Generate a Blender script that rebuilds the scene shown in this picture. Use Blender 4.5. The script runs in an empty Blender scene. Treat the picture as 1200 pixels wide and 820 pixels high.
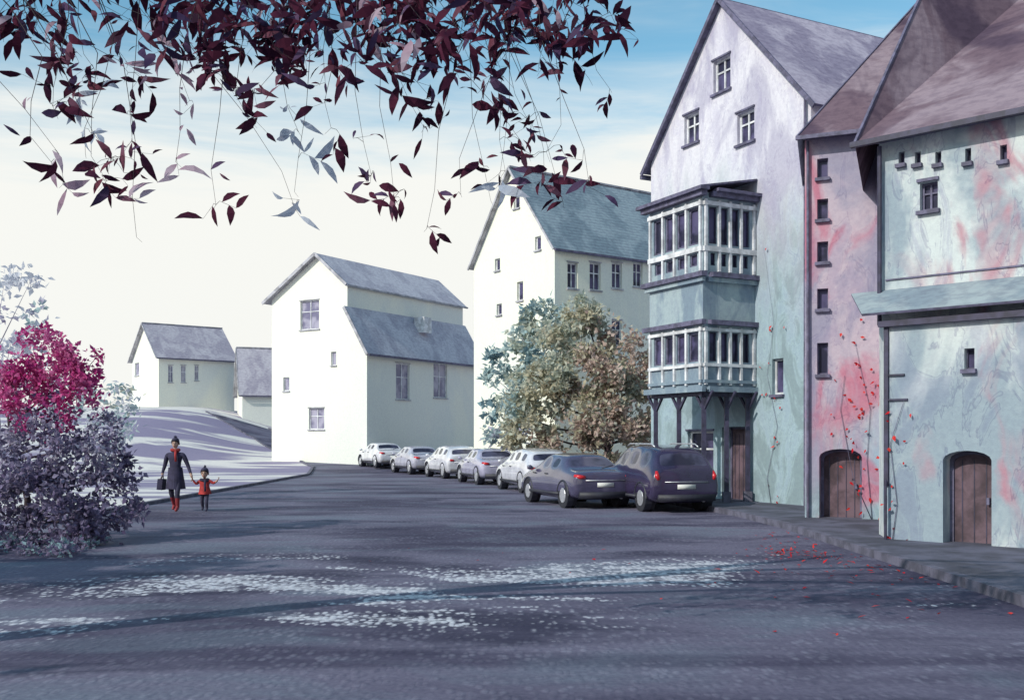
import bpy, bmesh, math, random
from mathutils import Vector, Matrix
from mathutils.geometry import delaunay_2d_cdt
random.seed(11)
R=random.random
def U(a,b): return a+(b-a)*R()
F=1200.; HZ=515.; CZ=1.75
def P(px,py,D): return Vector(((px-600)/F*D, D, CZ+(HZ-py)/F*D))
sc=bpy.context.scene
COL=sc.collection

# ------------------------------------------------------------------ materials
def newmat(name):
    m=bpy.data.materials.new(name); m.use_nodes=True
    nt=m.node_tree; b=nt.nodes['Principled BSDF']
    return m,nt,b
def pos(nt,scale=(1,1,1)):
    g=nt.nodes.new('ShaderNodeNewGeometry'); mp=nt.nodes.new('ShaderNodeMapping')
    mp.inputs['Scale'].default_value=scale
    nt.links.new(g.outputs['Position'],mp.inputs['Vector']); return mp.outputs[0]
def noise(nt,vec,scale,detail=4,rough=.55,dist=0.):
    n=nt.nodes.new('ShaderNodeTexNoise'); n.inputs['Scale'].default_value=scale
    n.inputs['Detail'].default_value=detail; n.inputs['Roughness'].default_value=rough
    n.inputs['Distortion'].default_value=dist
    nt.links.new(vec,n.inputs['Vector']); return n.outputs['Fac']
def ramp(nt,fac,a,b,ca=0.,cb=1.):
    n=nt.nodes.new('ShaderNodeMapRange'); n.interpolation_type='SMOOTHSTEP'
    n.inputs['From Min'].default_value=a; n.inputs['From Max'].default_value=b
    n.inputs['To Min'].default_value=ca; n.inputs['To Max'].default_value=cb
    nt.links.new(fac,n.inputs['Value']); return n.outputs[0]
def mix(nt,fac,a,b,mode='MIX'):
    n=nt.nodes.new('ShaderNodeMix'); n.data_type='RGBA'; n.blend_type=mode
    for s,v in ((0,fac),(6,a),(7,b)):
        if isinstance(v,(int,float)): n.inputs[s].default_value=v
        elif isinstance(v,tuple): n.inputs[s].default_value=(*v,1)
        else: nt.links.new(v,n.inputs[s])
    return n.outputs[2]
def math_(nt,op,a,b):
    n=nt.nodes.new('ShaderNodeMath'); n.operation=op
    for i,v in enumerate((a,b)):
        if isinstance(v,(int,float)): n.inputs[i].default_value=v
        else: nt.links.new(v,n.inputs[i])
    return n.outputs[0]
def sepz(nt,axis='Z'):
    g=nt.nodes.new('ShaderNodeNewGeometry'); s=nt.nodes.new('ShaderNodeSeparateXYZ')
    nt.links.new(g.outputs['Position'],s.inputs[0]); return s.outputs[axis]
def bump(nt,b,h,strength=.3,dist=.02):
    n=nt.nodes.new('ShaderNodeBump'); n.inputs['Strength'].default_value=strength; n.inputs['Distance'].default_value=dist
    nt.links.new(h,n.inputs['Height']); nt.links.new(n.outputs[0],b.inputs['Normal'])

def plaster(name,c1,c2,c3=None,amt3=.5,low=None,zl=(2,6),sc_=.6,tide=.35,tc=(.62,.60,.72)):
    """old lime wash: c1 base, c2 broad blotches, c3 stained patches, low = wash colour towards the ground, tide marks"""
    m,nt,b=newmat(name); v=pos(nt); vs=pos(nt,(1,1,.45))
    n1=noise(nt,vs,sc_,5,.6,.6); col=mix(nt,ramp(nt,n1,.42,.56),c1,c2)
    n2=noise(nt,vs,sc_*2.6,4,.6,1.2)
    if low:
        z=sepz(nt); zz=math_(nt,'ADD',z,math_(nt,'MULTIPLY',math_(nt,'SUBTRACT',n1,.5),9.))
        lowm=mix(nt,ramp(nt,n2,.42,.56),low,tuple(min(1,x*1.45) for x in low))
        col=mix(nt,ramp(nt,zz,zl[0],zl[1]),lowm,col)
    if c3:
        n3=noise(nt,pos(nt,(1,1,.55)),.75,4,.6,1.2); col=mix(nt,ramp(nt,n3,.66-.2*amt3,.86-.2*amt3,0,.9),col,c3)
    bd=math_(nt,'ABSOLUTE',math_(nt,'SUBTRACT',n2,.53),0); col=mix(nt,ramp(nt,bd,.0,.018,tide,0),col,tc,'MULTIPLY')
    col=mix(nt,ramp(nt,n2,.53,.60,0,tide*.8),col,tuple(min(1,x*1.15) for x in tc),'MULTIPLY')
    fine=noise(nt,v,11,5,.75); col=mix(nt,ramp(nt,fine,.35,.7,.0,.3),col,(.6,.57,.68),'MULTIPLY')
    nt.links.new(col,b.inputs['Base Color']); b.inputs['Roughness'].default_value=.92
    b.inputs['Specular IOR Level'].default_value=.2
    bump(nt,b,fine,.5,.02); return m
def simple(name,c,rough=.7,var=.35,scale=4.,metal=0.,bmp=.2):
    m,nt,b=newmat(name); v=pos(nt)
    n=noise(nt,v,scale,4,.6,.3); col=mix(nt,ramp(nt,n,.35,.65),c,tuple(x*(1-var) for x in c))
    nt.links.new(col,b.inputs['Base Color']); b.inputs['Roughness'].default_value=rough; b.inputs['Metallic'].default_value=metal
    if bmp: bump(nt,b,n,bmp,.01)
    return m
def roofmat(name,c1,c2,c3=None,course=.4):
    m,nt,b=newmat(name); v=pos(nt); vs=pos(nt,(1,1,.6))
    n1=noise(nt,vs,.6,5,.6,.8)
    col=mix(nt,ramp(nt,n1,.42,.58),c1,c2)
    if c3: col=mix(nt,ramp(nt,noise(nt,vs,.45,4,.5,1.),.5,.62),col,c3)
    w=nt.nodes.new('ShaderNodeTexWave'); w.wave_type='BANDS'; w.bands_direction='Z'; w.inputs['Scale'].default_value=1.9
    w.inputs['Distortion'].default_value=.9; w.inputs['Detail'].default_value=2; w.inputs['Detail Scale'].default_value=3
    nt.links.new(v,w.inputs['Vector'])
    tl=noise(nt,pos(nt,(4,4,7)),1.2,3,.6)
    col=mix(nt,ramp(nt,w.outputs['Fac'],.0,.35,course,0.),col,(.5,.48,.58),'MULTIPLY')
    col=mix(nt,ramp(nt,tl,.4,.65,0,.45),col,(.55,.52,.6),'MULTIPLY')
    nt.links.new(col,b.inputs['Base Color']); b.inputs['Roughness'].default_value=.85; b.inputs['Specular IOR Level'].default_value=.25
    bump(nt,b,tl if course<.15 else w.outputs['Fac'],.4,.03); return m
def leafmat(name,c1,c2,trans=.3):
    m,nt,b=newmat(name); v=pos(nt)
    col=mix(nt,ramp(nt,noise(nt,v,2.5,3,.7),.4,.6),c1,c2)
    nt.nodes.remove(b); d=nt.nodes.new('ShaderNodeBsdfDiffuse'); nt.links.new(col,d.inputs[0])
    t=nt.nodes.new('ShaderNodeBsdfTranslucent'); nt.links.new(col,t.inputs[0])
    ms=nt.nodes.new('ShaderNodeMixShader'); ms.inputs[0].default_value=trans
    out=nt.nodes['Material Output']; nt.links.new(d.outputs[0],ms.inputs[1]); nt.links.new(t.outputs[0],ms.inputs[2]); nt.links.new(ms.outputs[0],out.inputs[0])
    return m

INK=simple('ink_violet_paint',(.045,.04,.085),.6,.5,6)
INKL=simple('weathered_violet_wood',(.13,.12,.20),.7,.5,5)
INKF=simple('far_haze_wood',(.44,.43,.48),.8,.45,2)  # trim of far houses, distance haze painted in as a lighter tone
WHITE=simple('white_paint',(.70,.70,.74),.6,.4,3)
TEALP=plaster('teal_paint',(.33,.40,.43),(.20,.26,.32),None,sc_=1.2)
m,nt,b=newmat('window_glass'); 
_c=mix(nt,ramp(nt,noise(nt,pos(nt),1.7,3),.4,.6),(.02,.02,.045),(.08,.07,.15)); nt.links.new(_c,b.inputs['Base Color'])
b.inputs['Roughness'].default_value=.3; b.inputs['Specular IOR Level'].default_value=.2; GLASS=m
m,nt,b=newmat('far_haze_window_glass');  # far panes: distance haze mixed into the glass colour
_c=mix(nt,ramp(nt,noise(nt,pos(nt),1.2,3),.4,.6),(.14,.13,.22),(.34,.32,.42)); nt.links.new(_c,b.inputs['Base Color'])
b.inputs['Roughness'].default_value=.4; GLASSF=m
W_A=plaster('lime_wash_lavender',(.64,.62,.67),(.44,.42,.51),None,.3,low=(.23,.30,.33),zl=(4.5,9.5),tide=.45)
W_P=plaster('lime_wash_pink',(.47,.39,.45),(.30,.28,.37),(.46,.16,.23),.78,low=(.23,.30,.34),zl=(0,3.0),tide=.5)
W_T=plaster('lime_wash_turquoise',(.54,.58,.58),(.27,.33,.38),(.42,.20,.25),.60,sc_=.5,tide=.7)
W_C=plaster('lime_wash_cream',(.80,.79,.66),(.72,.73,.66),None,sc_=.2,tide=.12,tc=(.8,.8,.78))
W_C2=plaster('lime_wash_white',(.80,.79,.69),(.72,.73,.68),None,sc_=.16,tide=.14,tc=(.80,.80,.84))
RF_P=roofmat('plum_tile_roof',(.14,.095,.125),(.25,.195,.235),(.075,.05,.08),.1)
RF_L=roofmat('lavender_slate_roof',(.42,.38,.47),(.26,.23,.32),None,.12)
RF_B=roofmat('blue_slate_roof',(.17,.23,.28),(.26,.33,.38),None,.25)
RF_G=roofmat('hazed_grey_slate_roof',(.56,.54,.60),(.44,.42,.49),None,.08)  # slate colour lightened to paint in distance haze
RF_D=roofmat('hazed_dark_slate_roof',(.33,.31,.38),(.45,.43,.49),None,.08)  # cottage slate, also paled in its colour for distance haze
RF_T=roofmat('pale_teal_roof',(.30,.35,.38),(.20,.25,.30),None,.1)
DOOR=simple('russet_door_wood',(.14,.09,.115),.85,.65,2.2)
BARK=simple('bark',(.055,.035,.045),.9,.5,8,0,.6)

# ------------------------------------------------------------------ mesh builder
def group(name,loc=(0,0,0)):
    e=bpy.data.objects.new(name,None); COL.objects.link(e); e.location=loc; e.empty_display_size=.2; return e
class MB:
    def __init__(s): s.v=[]; s.f=[]; s.m=[]; s.mats=[]
    def mi(s,mat):
        if mat not in s.mats: s.mats.append(mat)
        return s.mats.index(mat)
    def face(s,pts,mat):
        i=len(s.v); s.v+= [tuple(p) for p in pts]; s.f.append(tuple(range(i,i+len(pts)))); s.m.append(s.mi(mat))
    def hexa(s,p,mat):
        i=len(s.v); s.v+=[tuple(q) for q in p]; k=s.mi(mat)
        for f in ((3,2,1,0),(4,5,6,7),(0,1,5,4),(1,2,6,5),(2,3,7,6),(3,0,4,7)):
            s.f.append(tuple(i+a for a in f)); s.m.append(k)
    def box(s,c,sz,mat,rot=None):
        h=[x/2 for x in sz]; ps=[]
        for z in (-h[2],h[2]):
            for x,y in ((-h[0],-h[1]),(h[0],-h[1]),(h[0],h[1]),(-h[0],h[1])):
                p=Vector((x,y,z)); 
                if rot: p=rot@p
                ps.append(p+Vector(c))
        s.hexa(ps,mat)
    def wbox(s,pl,u0,u1,z0,z1,o0,o1,mat):
        ps=[]
        for z in (z0,z1):
            for u,o in ((u0,o1),(u1,o1),(u1,o0),(u0,o0)): ps.append(pl.w(u,z,o))
        s.hexa(ps,mat)
    def beam(s,a,b,w,t,mat,up=Vector((0,0,1))):
        a=Vector(a);b=Vector(b);d=(b-a).normalized(); x=d.cross(up)
        if x.length<1e-3: x=Vector((1,0,0))
        x.normalize(); y=x.cross(d)
        ps=[]
        for q in (a,b):
            for i,j in ((-1,-1),(1,-1),(1,1),(-1,1)): ps.append(q+x*i*w/2+y*j*t/2)
        s.hexa(ps,mat)
    def tube(s,path,rad,mat,n=7):
        k=s.mi(mat); base=len(s.v); m=len(path)
        for i,p in enumerate(path):
            p=Vector(p); a=Vector(path[max(0,i-1)]); b=Vector(path[min(m-1,i+1)]); d=(b-a).normalized()
            x=d.orthogonal().normalized() if i==0 else (x-d*x.dot(d)).normalized()
            y=d.cross(x); r=rad[i]
            for j in range(n):
                t=2*math.pi*j/n; s.v.append(tuple(p+x*math.cos(t)*r+y*math.sin(t)*r))
        for i in range(m-1):
            for j in range(n):
                a=base+i*n+j; b=base+i*n+(j+1)%n; s.f.append((a,b,b+n,a+n)); s.m.append(k)
        s.f.append(tuple(base+j for j in range(n))[::-1]); s.m.append(k)
        s.f.append(tuple(base+(m-1)*n+j for j in range(n))); s.m.append(k)
    def cyl(s,a,b,r0,r1,mat,n=12): s.tube([a,b],[r0,r1],mat,n)
    def obj(s,name,parent=None,smooth=False):
        me=bpy.data.meshes.new(name); me.from_pydata(s.v,[],s.f)
        for m in s.mats: me.materials.append(m)
        me.polygons.foreach_set('material_index',s.m)
        if smooth: me.polygons.foreach_set('use_smooth',[True]*len(s.f))
        me.update(); o=bpy.data.objects.new(name,me); COL.objects.link(o)
        if parent: o.parent=parent; 
        return o

class Pl:
    def __init__(s,a,b):
        s.o=Vector(a); d=Vector(b)-s.o; s.L=d.length; s.d=d.normalized(); s.n=Vector((s.d.y,-s.d.x))
    def uv(s,px,py=HZ):
        k=(px-600)/F; u=(k*s.o.y-s.o.x)/(s.d.x-k*s.d.y); Y=s.o.y+u*s.d.y
        return u, CZ+(HZ-py)/F*Y
    def w(s,u,z,o=0.):
        p=s.o+s.d*u+s.n*o; return Vector((p.x,p.y,z))
    def xy(s,u,o=0.):
        p=s.o+s.d*u+s.n*o; return (p.x,p.y)
def inpoly(p,poly):
    c=False; j=len(poly)-1
    for i in range(len(poly)):
        a,b=poly[i],poly[j]
        if (a[1]>p[1])!=(b[1]>p[1]) and p[0]<(b[0]-a[0])*(p[1]-a[1])/(b[1]-a[1])+a[0]: c=not c
        j=i
    return c
def rect(pl,px,py,w,h):
    u,z=pl.uv(px,py); return [(u-w/2,z-h/2),(u+w/2,z-h/2),(u+w/2,z+h/2),(u-w/2,z+h/2)]
def prect(pl,px0,py0,px1,py1):
    u0,_=pl.uv(px0); u1,_=pl.uv(px1); _,za=pl.uv((px0+px1)/2,py0); _,zb=pl.uv((px0+px1)/2,py1)
    return [(u0,zb),(u1,zb),(u1,za),(u0,za)]
def arch(u0,u1,z0,z1):
    c=(u0+u1)/2; r=(u1-u0)/2; pts=[(u0,z0),(u1,z0)]
    for i in range(9):
        t=math.pi*i/8; pts.append((c+r*math.cos(t), z1-r*.4+r*.4*math.sin(t)))
    return pts
def wall(pl,poly,ops,mat,parent,name='wall',frame=WHITE,depth=.16,casing=None,sill=True,glass=None):
    casing=casing or INKL; glass=glass or GLASS
    mb=MB(); pts=[Vector(p) for p in poly]; edges=[(i,(i+1)%len(poly)) for i in range(len(poly))]
    for op,_ in ops:
        k=len(pts); pts+=[Vector(p) for p in op]; edges+=[(k+i,k+(i+1)%len(op)) for i in range(len(op))]
    vs,es,fs,*_r=delaunay_2d_cdt(pts,edges,[],0,1e-5)
    for f in fs:
        c=sum((vs[i] for i in f),Vector((0,0)))/len(f)
        if inpoly(c,poly) and not any(inpoly(c,op) for op,_ in ops): mb.face([pl.w(vs[i].x,vs[i].y) for i in f],mat)
    for op,k in ops:
        dp=depth*(2.2 if k=='d' else 1)
        for i in range(len(op)):
            a=op[i]; b_=op[(i+1)%len(op)]
            mb.face([pl.w(*a),pl.w(*b_),pl.w(*b_,-dp),pl.w(*a,-dp)],mat)
    mb.obj(name,parent)
    for op,k in ops:
        dp=depth*(2.2 if k=='d' else 1)
        mb=MB(); us=[p[0] for p in op]; zs=[p[1] for p in op]; u0,u1,z0,z1=min(us),max(us),min(zs),max(zs)
        cu,cz=(u0+u1)/2,(z0+z1)/2; W=u1-u0; H=z1-z0
        if k=='d':
            mb.face([pl.w(*p,-dp+.02) for p in op],DOOR)
            n=max(3,int(W/.16))
            for i in range(1,n): mb.wbox(pl,u0+W*i/n-.007,u0+W*i/n+.007,z0,z1-W*.2,-dp+.02,-dp+.03,INK)
            mb.wbox(pl,u1-.16,u1-.12,z0+H*.45,z0+H*.52,-dp+.03,-dp+.09,INKL)
        else:
            mb.face([pl.w(*p,-dp+.02) for p in op],glass)
        t=min(.06,W*.13)
        fr=INKL if k=='d' else frame
        inn=[(cu+(p[0]-cu)*(1-2*t/W),cz+(p[1]-cz)*(1-2*t/H)) for p in op]
        for i in range(len(op)):
            a,b_,c,d=op[i],op[(i+1)%len(op)],inn[(i+1)%len(op)],inn[i]
            o=-dp+.06
            mb.face([pl.w(*a,o),pl.w(*b_,o),pl.w(*c,o),pl.w(*d,o)],fr)
            mb.face([pl.w(*d,o),pl.w(*c,o),pl.w(*c,o-.05),pl.w(*d,o-.05)],fr)
        if k=='w':
            mb.wbox(pl,cu-t*.45,cu+t*.45,z0+t,z1-t,-dp+.022,-dp+.055,fr)
            mb.wbox(pl,u0+t,cu-t*.5,z0+H*.62-t*.4,z0+H*.62+t*.4,-dp+.022,-dp+.052,fr)
            mb.wbox(pl,cu+t*.5,u1-t,z0+H*.62-t*.4,z0+H*.62+t*.4,-dp+.022,-dp+.052,fr)
        if k!='d' and sill:
            e_=.03+.04*min(1,W)
            mb.wbox(pl,u0-e_,u1+e_,z0-.07,z0-.005,-.02,.08,casing)
            if k=='w': mb.wbox(pl,u0-e_,u1+e_*.5,z1+.01,z1+.06,-.01,.045,casing)
        mb.obj('door' if k=='d' else 'window',parent)
def roofplane(mb,pts,mat,t=.12,edge=None):
    edge=edge or INKL
    pts=[Vector(p) for p in pts]; n=(pts[1]-pts[0]).cross(pts[2]-pts[0]).normalized()
    if n.z<0: n=-n
    lo=[p-n*t for p in pts]
    mb.face(pts,mat); mb.face(lo[::-1],edge)
    for i in range(len(pts)):
        j=(i+1)%len(pts); mb.face([pts[i],lo[i],lo[j],pts[j]],edge)

# ------------------------------------------------------------------ ground
def ss(t): t=max(0,min(1,t)); return t*t*(3-2*t)
def h(x,y): return ss((y-50)/40)*(1.6+3.0*ss((-x-14)/14))
def steps(a,b,s): 
    n=int(round((b-a)/s)); return [a+(b-a)*i/n for i in range(n+1)]
xs=[-900,-500,-250,-120,-80]+steps(-60,30,1.)+[45,80,150,300,600,900]
ys=[-300,-100,-40]+steps(-20,110,1.)+[130,170,250,400,700,1200]
def gridobj(name,xs,ys,zf,mat,parent=None):
    v=[(x,y,zf(x,y)) for y in ys for x in xs]; n=len(xs)
    f=[(j*n+i,j*n+i+1,(j+1)*n+i+1,(j+1)*n+i) for j in range(len(ys)-1) for i in range(n-1)]
    me=bpy.data.meshes.new(name); me.from_pydata(v,[],f); me.materials.append(mat)
    me.polygons.foreach_set('use_smooth',[True]*len(f)); o=bpy.data.objects.new(name,me); COL.objects.link(o); return o
m,nt,b=newmat('dusty_ground_shadow_bands')
v=pos(nt,(.09,.24,.2)); c=mix(nt,ramp(nt,noise(nt,v,1.,3,.5,1.1),.45,.56),(.70,.67,.64),(.25,.22,.33))  # violet bands: shadow strips painted into the ground colour
c=mix(nt,ramp(nt,noise(nt,pos(nt),6,5,.7),.3,.7,0,.4),c,(.6,.57,.7),'MULTIPLY')
nt.links.new(c,b.inputs['Base Color']); b.inputs['Roughness'].default_value=.95; bump(nt,b,noise(nt,pos(nt),10,4,.7),.5,.03)
GRD=m
gridobj('ground',xs,ys,h,GRD)
def interp(tab,y):
    if y<=tab[0][0]: return tab[0][1]
    for (a,b_),(c_,d_) in zip(tab,tab[1:]):
        if y<=c_: t=(y-a)/(c_-a); return b_+(d_-b_)*t
    return tab[-1][1]
LE=[(-20,-9.4),(20,-9.6),(50,-9.9),(58,-11.2),(66,-14),(76,-19),(84,-25)]
RE=[(-20,5.3),(20,5.3),(23,5.1),(26,4.6),(30,3.7),(35,2.7),(40,1.4),(46,-.5),(52,-2.7),(60,-6.2),(68,-10),(76,-14.5),(84,-20)]
RY=steps(-20,84,1.)
m,nt,b=newmat('asphalt')
n1=noise(nt,pos(nt,(.13,.30,1)),1.,5,.6,.9)
c=mix(nt,ramp(nt,n1,.38,.60),(.060,.052,.095),(.16,.148,.21))
n2=noise(nt,pos(nt,(.20,.45,1)),1.3,4,.6,.8)
c=mix(nt,ramp(nt,n2,.5,.66,0,.6),c,(.15,.185,.235))
c=mix(nt,ramp(nt,n2,.30,.50,.9,0),c,(.030,.027,.060))
yy=sepz(nt,'Y'); xx=sepz(nt,'X'); dapple_band=math_(nt,'MULTIPLY',ramp(nt,yy,8,9.8),ramp(nt,yy,13.5,18,1,0))
dapple_band=math_(nt,'MULTIPLY',dapple_band,ramp(nt,xx,-6.5,-3.5,.45,1))
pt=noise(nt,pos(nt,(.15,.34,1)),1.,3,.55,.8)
pt=math_(nt,'MULTIPLY',ramp(nt,pt,.42,.58),dapple_band)
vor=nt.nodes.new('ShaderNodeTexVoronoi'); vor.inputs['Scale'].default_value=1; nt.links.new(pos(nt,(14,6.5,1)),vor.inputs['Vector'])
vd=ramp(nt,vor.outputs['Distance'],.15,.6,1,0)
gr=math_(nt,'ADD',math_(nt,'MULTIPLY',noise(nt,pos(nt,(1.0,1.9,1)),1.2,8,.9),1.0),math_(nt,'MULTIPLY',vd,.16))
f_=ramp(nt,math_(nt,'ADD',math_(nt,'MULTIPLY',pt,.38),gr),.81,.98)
c=mix(nt,f_,c,(.62,.63,.67))  # pale patches: sunlit dapples painted into the asphalt colour
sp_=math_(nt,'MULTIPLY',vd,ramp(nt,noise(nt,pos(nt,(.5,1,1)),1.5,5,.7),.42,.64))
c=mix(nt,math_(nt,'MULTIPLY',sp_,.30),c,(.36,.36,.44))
c=mix(nt,ramp(nt,noise(nt,pos(nt),22,4,.7),.3,.7,0,.6),c,(.5,.48,.6),'MULTIPLY')
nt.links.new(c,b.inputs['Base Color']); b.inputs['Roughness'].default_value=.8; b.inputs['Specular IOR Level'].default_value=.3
bump(nt,b,vd,.3,.015)
ASPH=m
def strip(name,ea,eb,ys_,n,dz,mat):
    mb=MB(); rows=[]
    for y in ys_:
        a,b_=ea(y),eb(y); rows.append([Vector((a+(b_-a)*i/n,y,h(a+(b_-a)*i/n,y)+dz)) for i in range(n+1)])
    mb.mats=[mat]
    for r in rows: mb.v+=[tuple(p) for p in r]
    for j in range(len(rows)-1):
        for i in range(n): a=j*(n+1)+i; mb.f.append((a,a+1,a+n+2,a+n+1)); mb.m.append(0)
    return mb
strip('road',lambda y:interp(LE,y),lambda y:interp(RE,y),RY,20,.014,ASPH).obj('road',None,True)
KERB=simple('kerb_stone',(.13,.125,.18),.85,.5,3)
PAV=simple('paving',(.11,.11,.16),.85,.55,1.3)
g=group('pavement')
mb=strip('p',lambda y:interp(RE,y)+.14,lambda y:interp(RE,y)+2.6,RY,3,.13,PAV); mb.obj('paving',g)
mb=MB()
for y0,y1 in zip(RY,RY[1:]):
    ps=[]
    for dz in (-.1,.135):
        for x,y in ((interp(RE,y0),y0+.01),(interp(RE,y0)+.138,y0+.01),(interp(RE,y1)+.138,y1),(interp(RE,y1),y1)): ps.append((x,y,h(x,y)+dz))
    mb.hexa(ps,KERB)
mb.obj('kerb',g)
mb=MB()
for y0,y1 in zip(RY,RY[1:]):
    ps=[]
    for dz in (-.1,.10):
        for x,y in ((interp(LE,y0)-.15,y0+.01),(interp(LE,y0),y0+.01),(interp(LE,y1),y1),(interp(LE,y1)-.15,y1)): ps.append((x,y,h(x,y)+dz))
    mb.hexa(ps,KERB)
mb.obj('kerb')

# ------------------------------------------------------------------ generic gabled house
def house(name,corner,ang,L,W,z0,ze,zr,wm,rm,side_ops=[],gable_ops=[],over=.3,trim=None,glass=None,tw=1.,frame=None):
    trim=trim or INKL; kw=dict(casing=trim,glass=glass,frame=frame or WHITE)
    g=group(name); c=Vector(corner); u=Vector((math.cos(math.radians(ang)),math.sin(math.radians(ang)))); v=Vector((-u.y,u.x))
    side=Pl(c,c+u*L); gab=Pl(c+v*W,c); back=Pl(c+u*L+v*W,c+v*W); far=Pl(c+u*L,c+u*L+v*W)
    wall(side,[(0,z0),(L,z0),(L,ze),(0,ze)],[(prect(side,*o[:4]),o[4]) for o in side_ops],wm,g,**kw)
    gp=[(0,z0),(W,z0),(W,ze),(W/2,zr-.05),(0,ze)]
    wall(gab,gp,[(prect(gab,*o[:4]),o[4]) for o in gable_ops],wm,g,**kw)
    wall(back,[(0,z0),(L,z0),(L,ze),(0,ze)],[],wm,g); wall(far,gp,[],wm,g)
    mb=MB(); s=(zr-ze)/(W/2)
    def pt(a,b_,z): p=c+u*a+v*b_; return (p.x,p.y,z)
    o=over
    roofplane(mb,[pt(-o,-o,ze-o*s+.06),pt(L+o,-o,ze-o*s+.06),pt(L+o,W/2,zr+.06),pt(-o,W/2,zr+.06)],rm,.08,trim)
    roofplane(mb,[pt(-o,W+o,ze-o*s+.06),pt(L+o,W+o,ze-o*s+.06),pt(L+o,W/2,zr+.06),pt(-o,W/2,zr+.06)],rm,.08,trim)
    mb.obj('roof',g)
    mb=MB(); mb.beam(pt(-o,W/2,zr+.1),pt(L+o,W/2,zr+.1),.16,.08,trim)
    mb.beam(pt(-o,-o-.06,ze-o*s-.02),pt(L+o,-o-.06,ze-o*s-.02),.1,.1,INKL)
    for b0 in (-o,W+o): mb.beam(pt(-o-.04,b0,ze-o*s),pt(-o-.04,W/2,zr+.03),.05,.10*tw,trim)
    mb.obj('trim',g)
    return g,side,gab
house('slate_roof_house',(1.92,46),35.5,9.5,6.6,-.2,10.5,14.6,W_C,RF_B,
   [(665,308,677,338,'w'),(691,308,704,340,'w'),(717,308,729,338,'w'),(742,308,753,336,'w'),(665,375,677,405,'w'),(717,375,729,405,'w')],
   [(602,230,609,244,'s'),(627,277,634,293,'s'),(580,303,586,317,'s'),(582,356,588,369,'s'),(606,330,613,352,'s')],over=.2,trim=INKF)
D=88.; p=P(186,478,D)
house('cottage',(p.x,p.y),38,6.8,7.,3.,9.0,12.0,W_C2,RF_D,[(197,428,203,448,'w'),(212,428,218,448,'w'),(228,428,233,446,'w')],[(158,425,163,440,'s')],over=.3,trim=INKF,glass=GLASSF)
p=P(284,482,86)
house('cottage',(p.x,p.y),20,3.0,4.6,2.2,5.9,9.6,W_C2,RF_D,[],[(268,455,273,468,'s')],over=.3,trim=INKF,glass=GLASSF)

# ------------------------------------------------------------------ gambrel house
g=group('gambrel_roof_house')
c=Vector((-8.5,60)); u=Vector((.53,.848)); v=Vector((-.848,.53)); L=12.; W=7.7
gab=Pl(c+v*W,c); side=Pl(c,c+u*L); 
def pt(a,b_,z): p=c+u*a+v*b_; return (p.x,p.y,z)
GP=[(0,0),(W,0),(W,7.2),(W-1.5,9.6),(W-1.5,11.0),(W-3.8,12.9),(0,10.5)]
kw=dict(casing=INKF,glass=GLASSF)
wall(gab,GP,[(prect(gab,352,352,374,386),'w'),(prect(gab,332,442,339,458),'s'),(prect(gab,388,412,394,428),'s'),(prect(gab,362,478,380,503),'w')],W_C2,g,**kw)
wall(side,[(0,0),(L,0),(L,7.2),(0,7.2)],[(prect(side,464,426,480,468),'w'),(prect(side,508,426,524,466),'w')],W_C2,g,**kw)
s2=Pl(c+v*1.5,c+v*1.5+u*L)
wall(s2,[(0,9.6),(L,9.6),(L,11.0),(0,11.0)],[],W_C2,g,sill=False)
far=Pl(c+u*L,c+u*L+v*W); wall(far,[(W-a,z) for a,z in GP][::-1],[],W_C2,g)
bk=Pl(c+u*L+v*W,c+v*W); wall(bk,[(0,0),(L,0),(L,10.5),(0,10.5)],[],W_C2,g)
mb=MB(); o=.3
roofplane(mb,[pt(-o,-o,6.75),pt(L+o,-o,6.75),pt(L+o,1.5,9.66),pt(-o,1.5,9.66)],RF_G,.08,INKF)
roofplane(mb,[pt(-o,1.35,10.95),pt(L+o,1.35,10.95),pt(L+o,3.8,13.0),pt(-o,3.8,13.0)],RF_G,.08,INKF)
roofplane(mb,[pt(-o,3.8,13.0),pt(L+o,3.8,13.0),pt(L+o,W+.5,10.3),pt(-o,W+.5,10.3)],RF_G,.08,INKF)
mb.obj('roof',g)
mb=MB()
for a,z,b_,z2 in ((-o,6.7,1.5,9.6),(1.3,10.9,3.8,12.95),(3.8,12.95,W+.5,10.25)): mb.beam(pt(-o-.05,a,z),pt(-o-.05,b_,z2),.06,.18,INKF)
mb.beam(pt(-o,-o-.06,6.7),pt(L+o,-o-.06,6.7),.12,.12,INKL); mb.beam(pt(-o,1.30,10.88),pt(L+o,1.30,10.88),.1,.1,INKF)
mb.box(pt(6.5,.8,9.1),(.8,.8,1.0),WHITE,Matrix.Rotation(math.radians(58),3,'Z'))
mb.obj('trim',g)

# ------------------------------------------------------------------ gabled townhouse with oriel bay
g=group('gabled_townhouse')
A=Pl((4.21,31),(7.30,25)); AW=A.L; ze=10.1; zr=13.75
def opr(pl,l,k='w'): return [(prect(pl,*q),k) for q in l]
ops=opr(A,[(836,68,856,107),(802,133,819,168),(864,130,884,167)])
ops+=[(prect(A,846,500,874,588),'d'),(prect(A,806,505,836,560),'w'),(prect(A,905,420,918,462),'s')]
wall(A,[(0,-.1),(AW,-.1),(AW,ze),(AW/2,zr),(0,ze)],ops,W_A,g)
DEP=9
n=A.n; a0=Vector(A.xy(0)); a1=Vector(A.xy(AW)); b0=Vector(A.xy(0,-DEP)); b1=Vector(A.xy(AW,-DEP))
for s_,e_ in ((b0,a0),(a1,b1)):
    q=Pl(s_,e_); wall(q,[(0,-.1),(q.L,-.1),(q.L,ze),(0,ze)],[],W_A,g)
q=Pl(b1,b0); wall(q,[(0,-.1),(q.L,-.1),(q.L,ze),(q.L/2,zr),(0,ze)],[],W_A,g)
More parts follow.
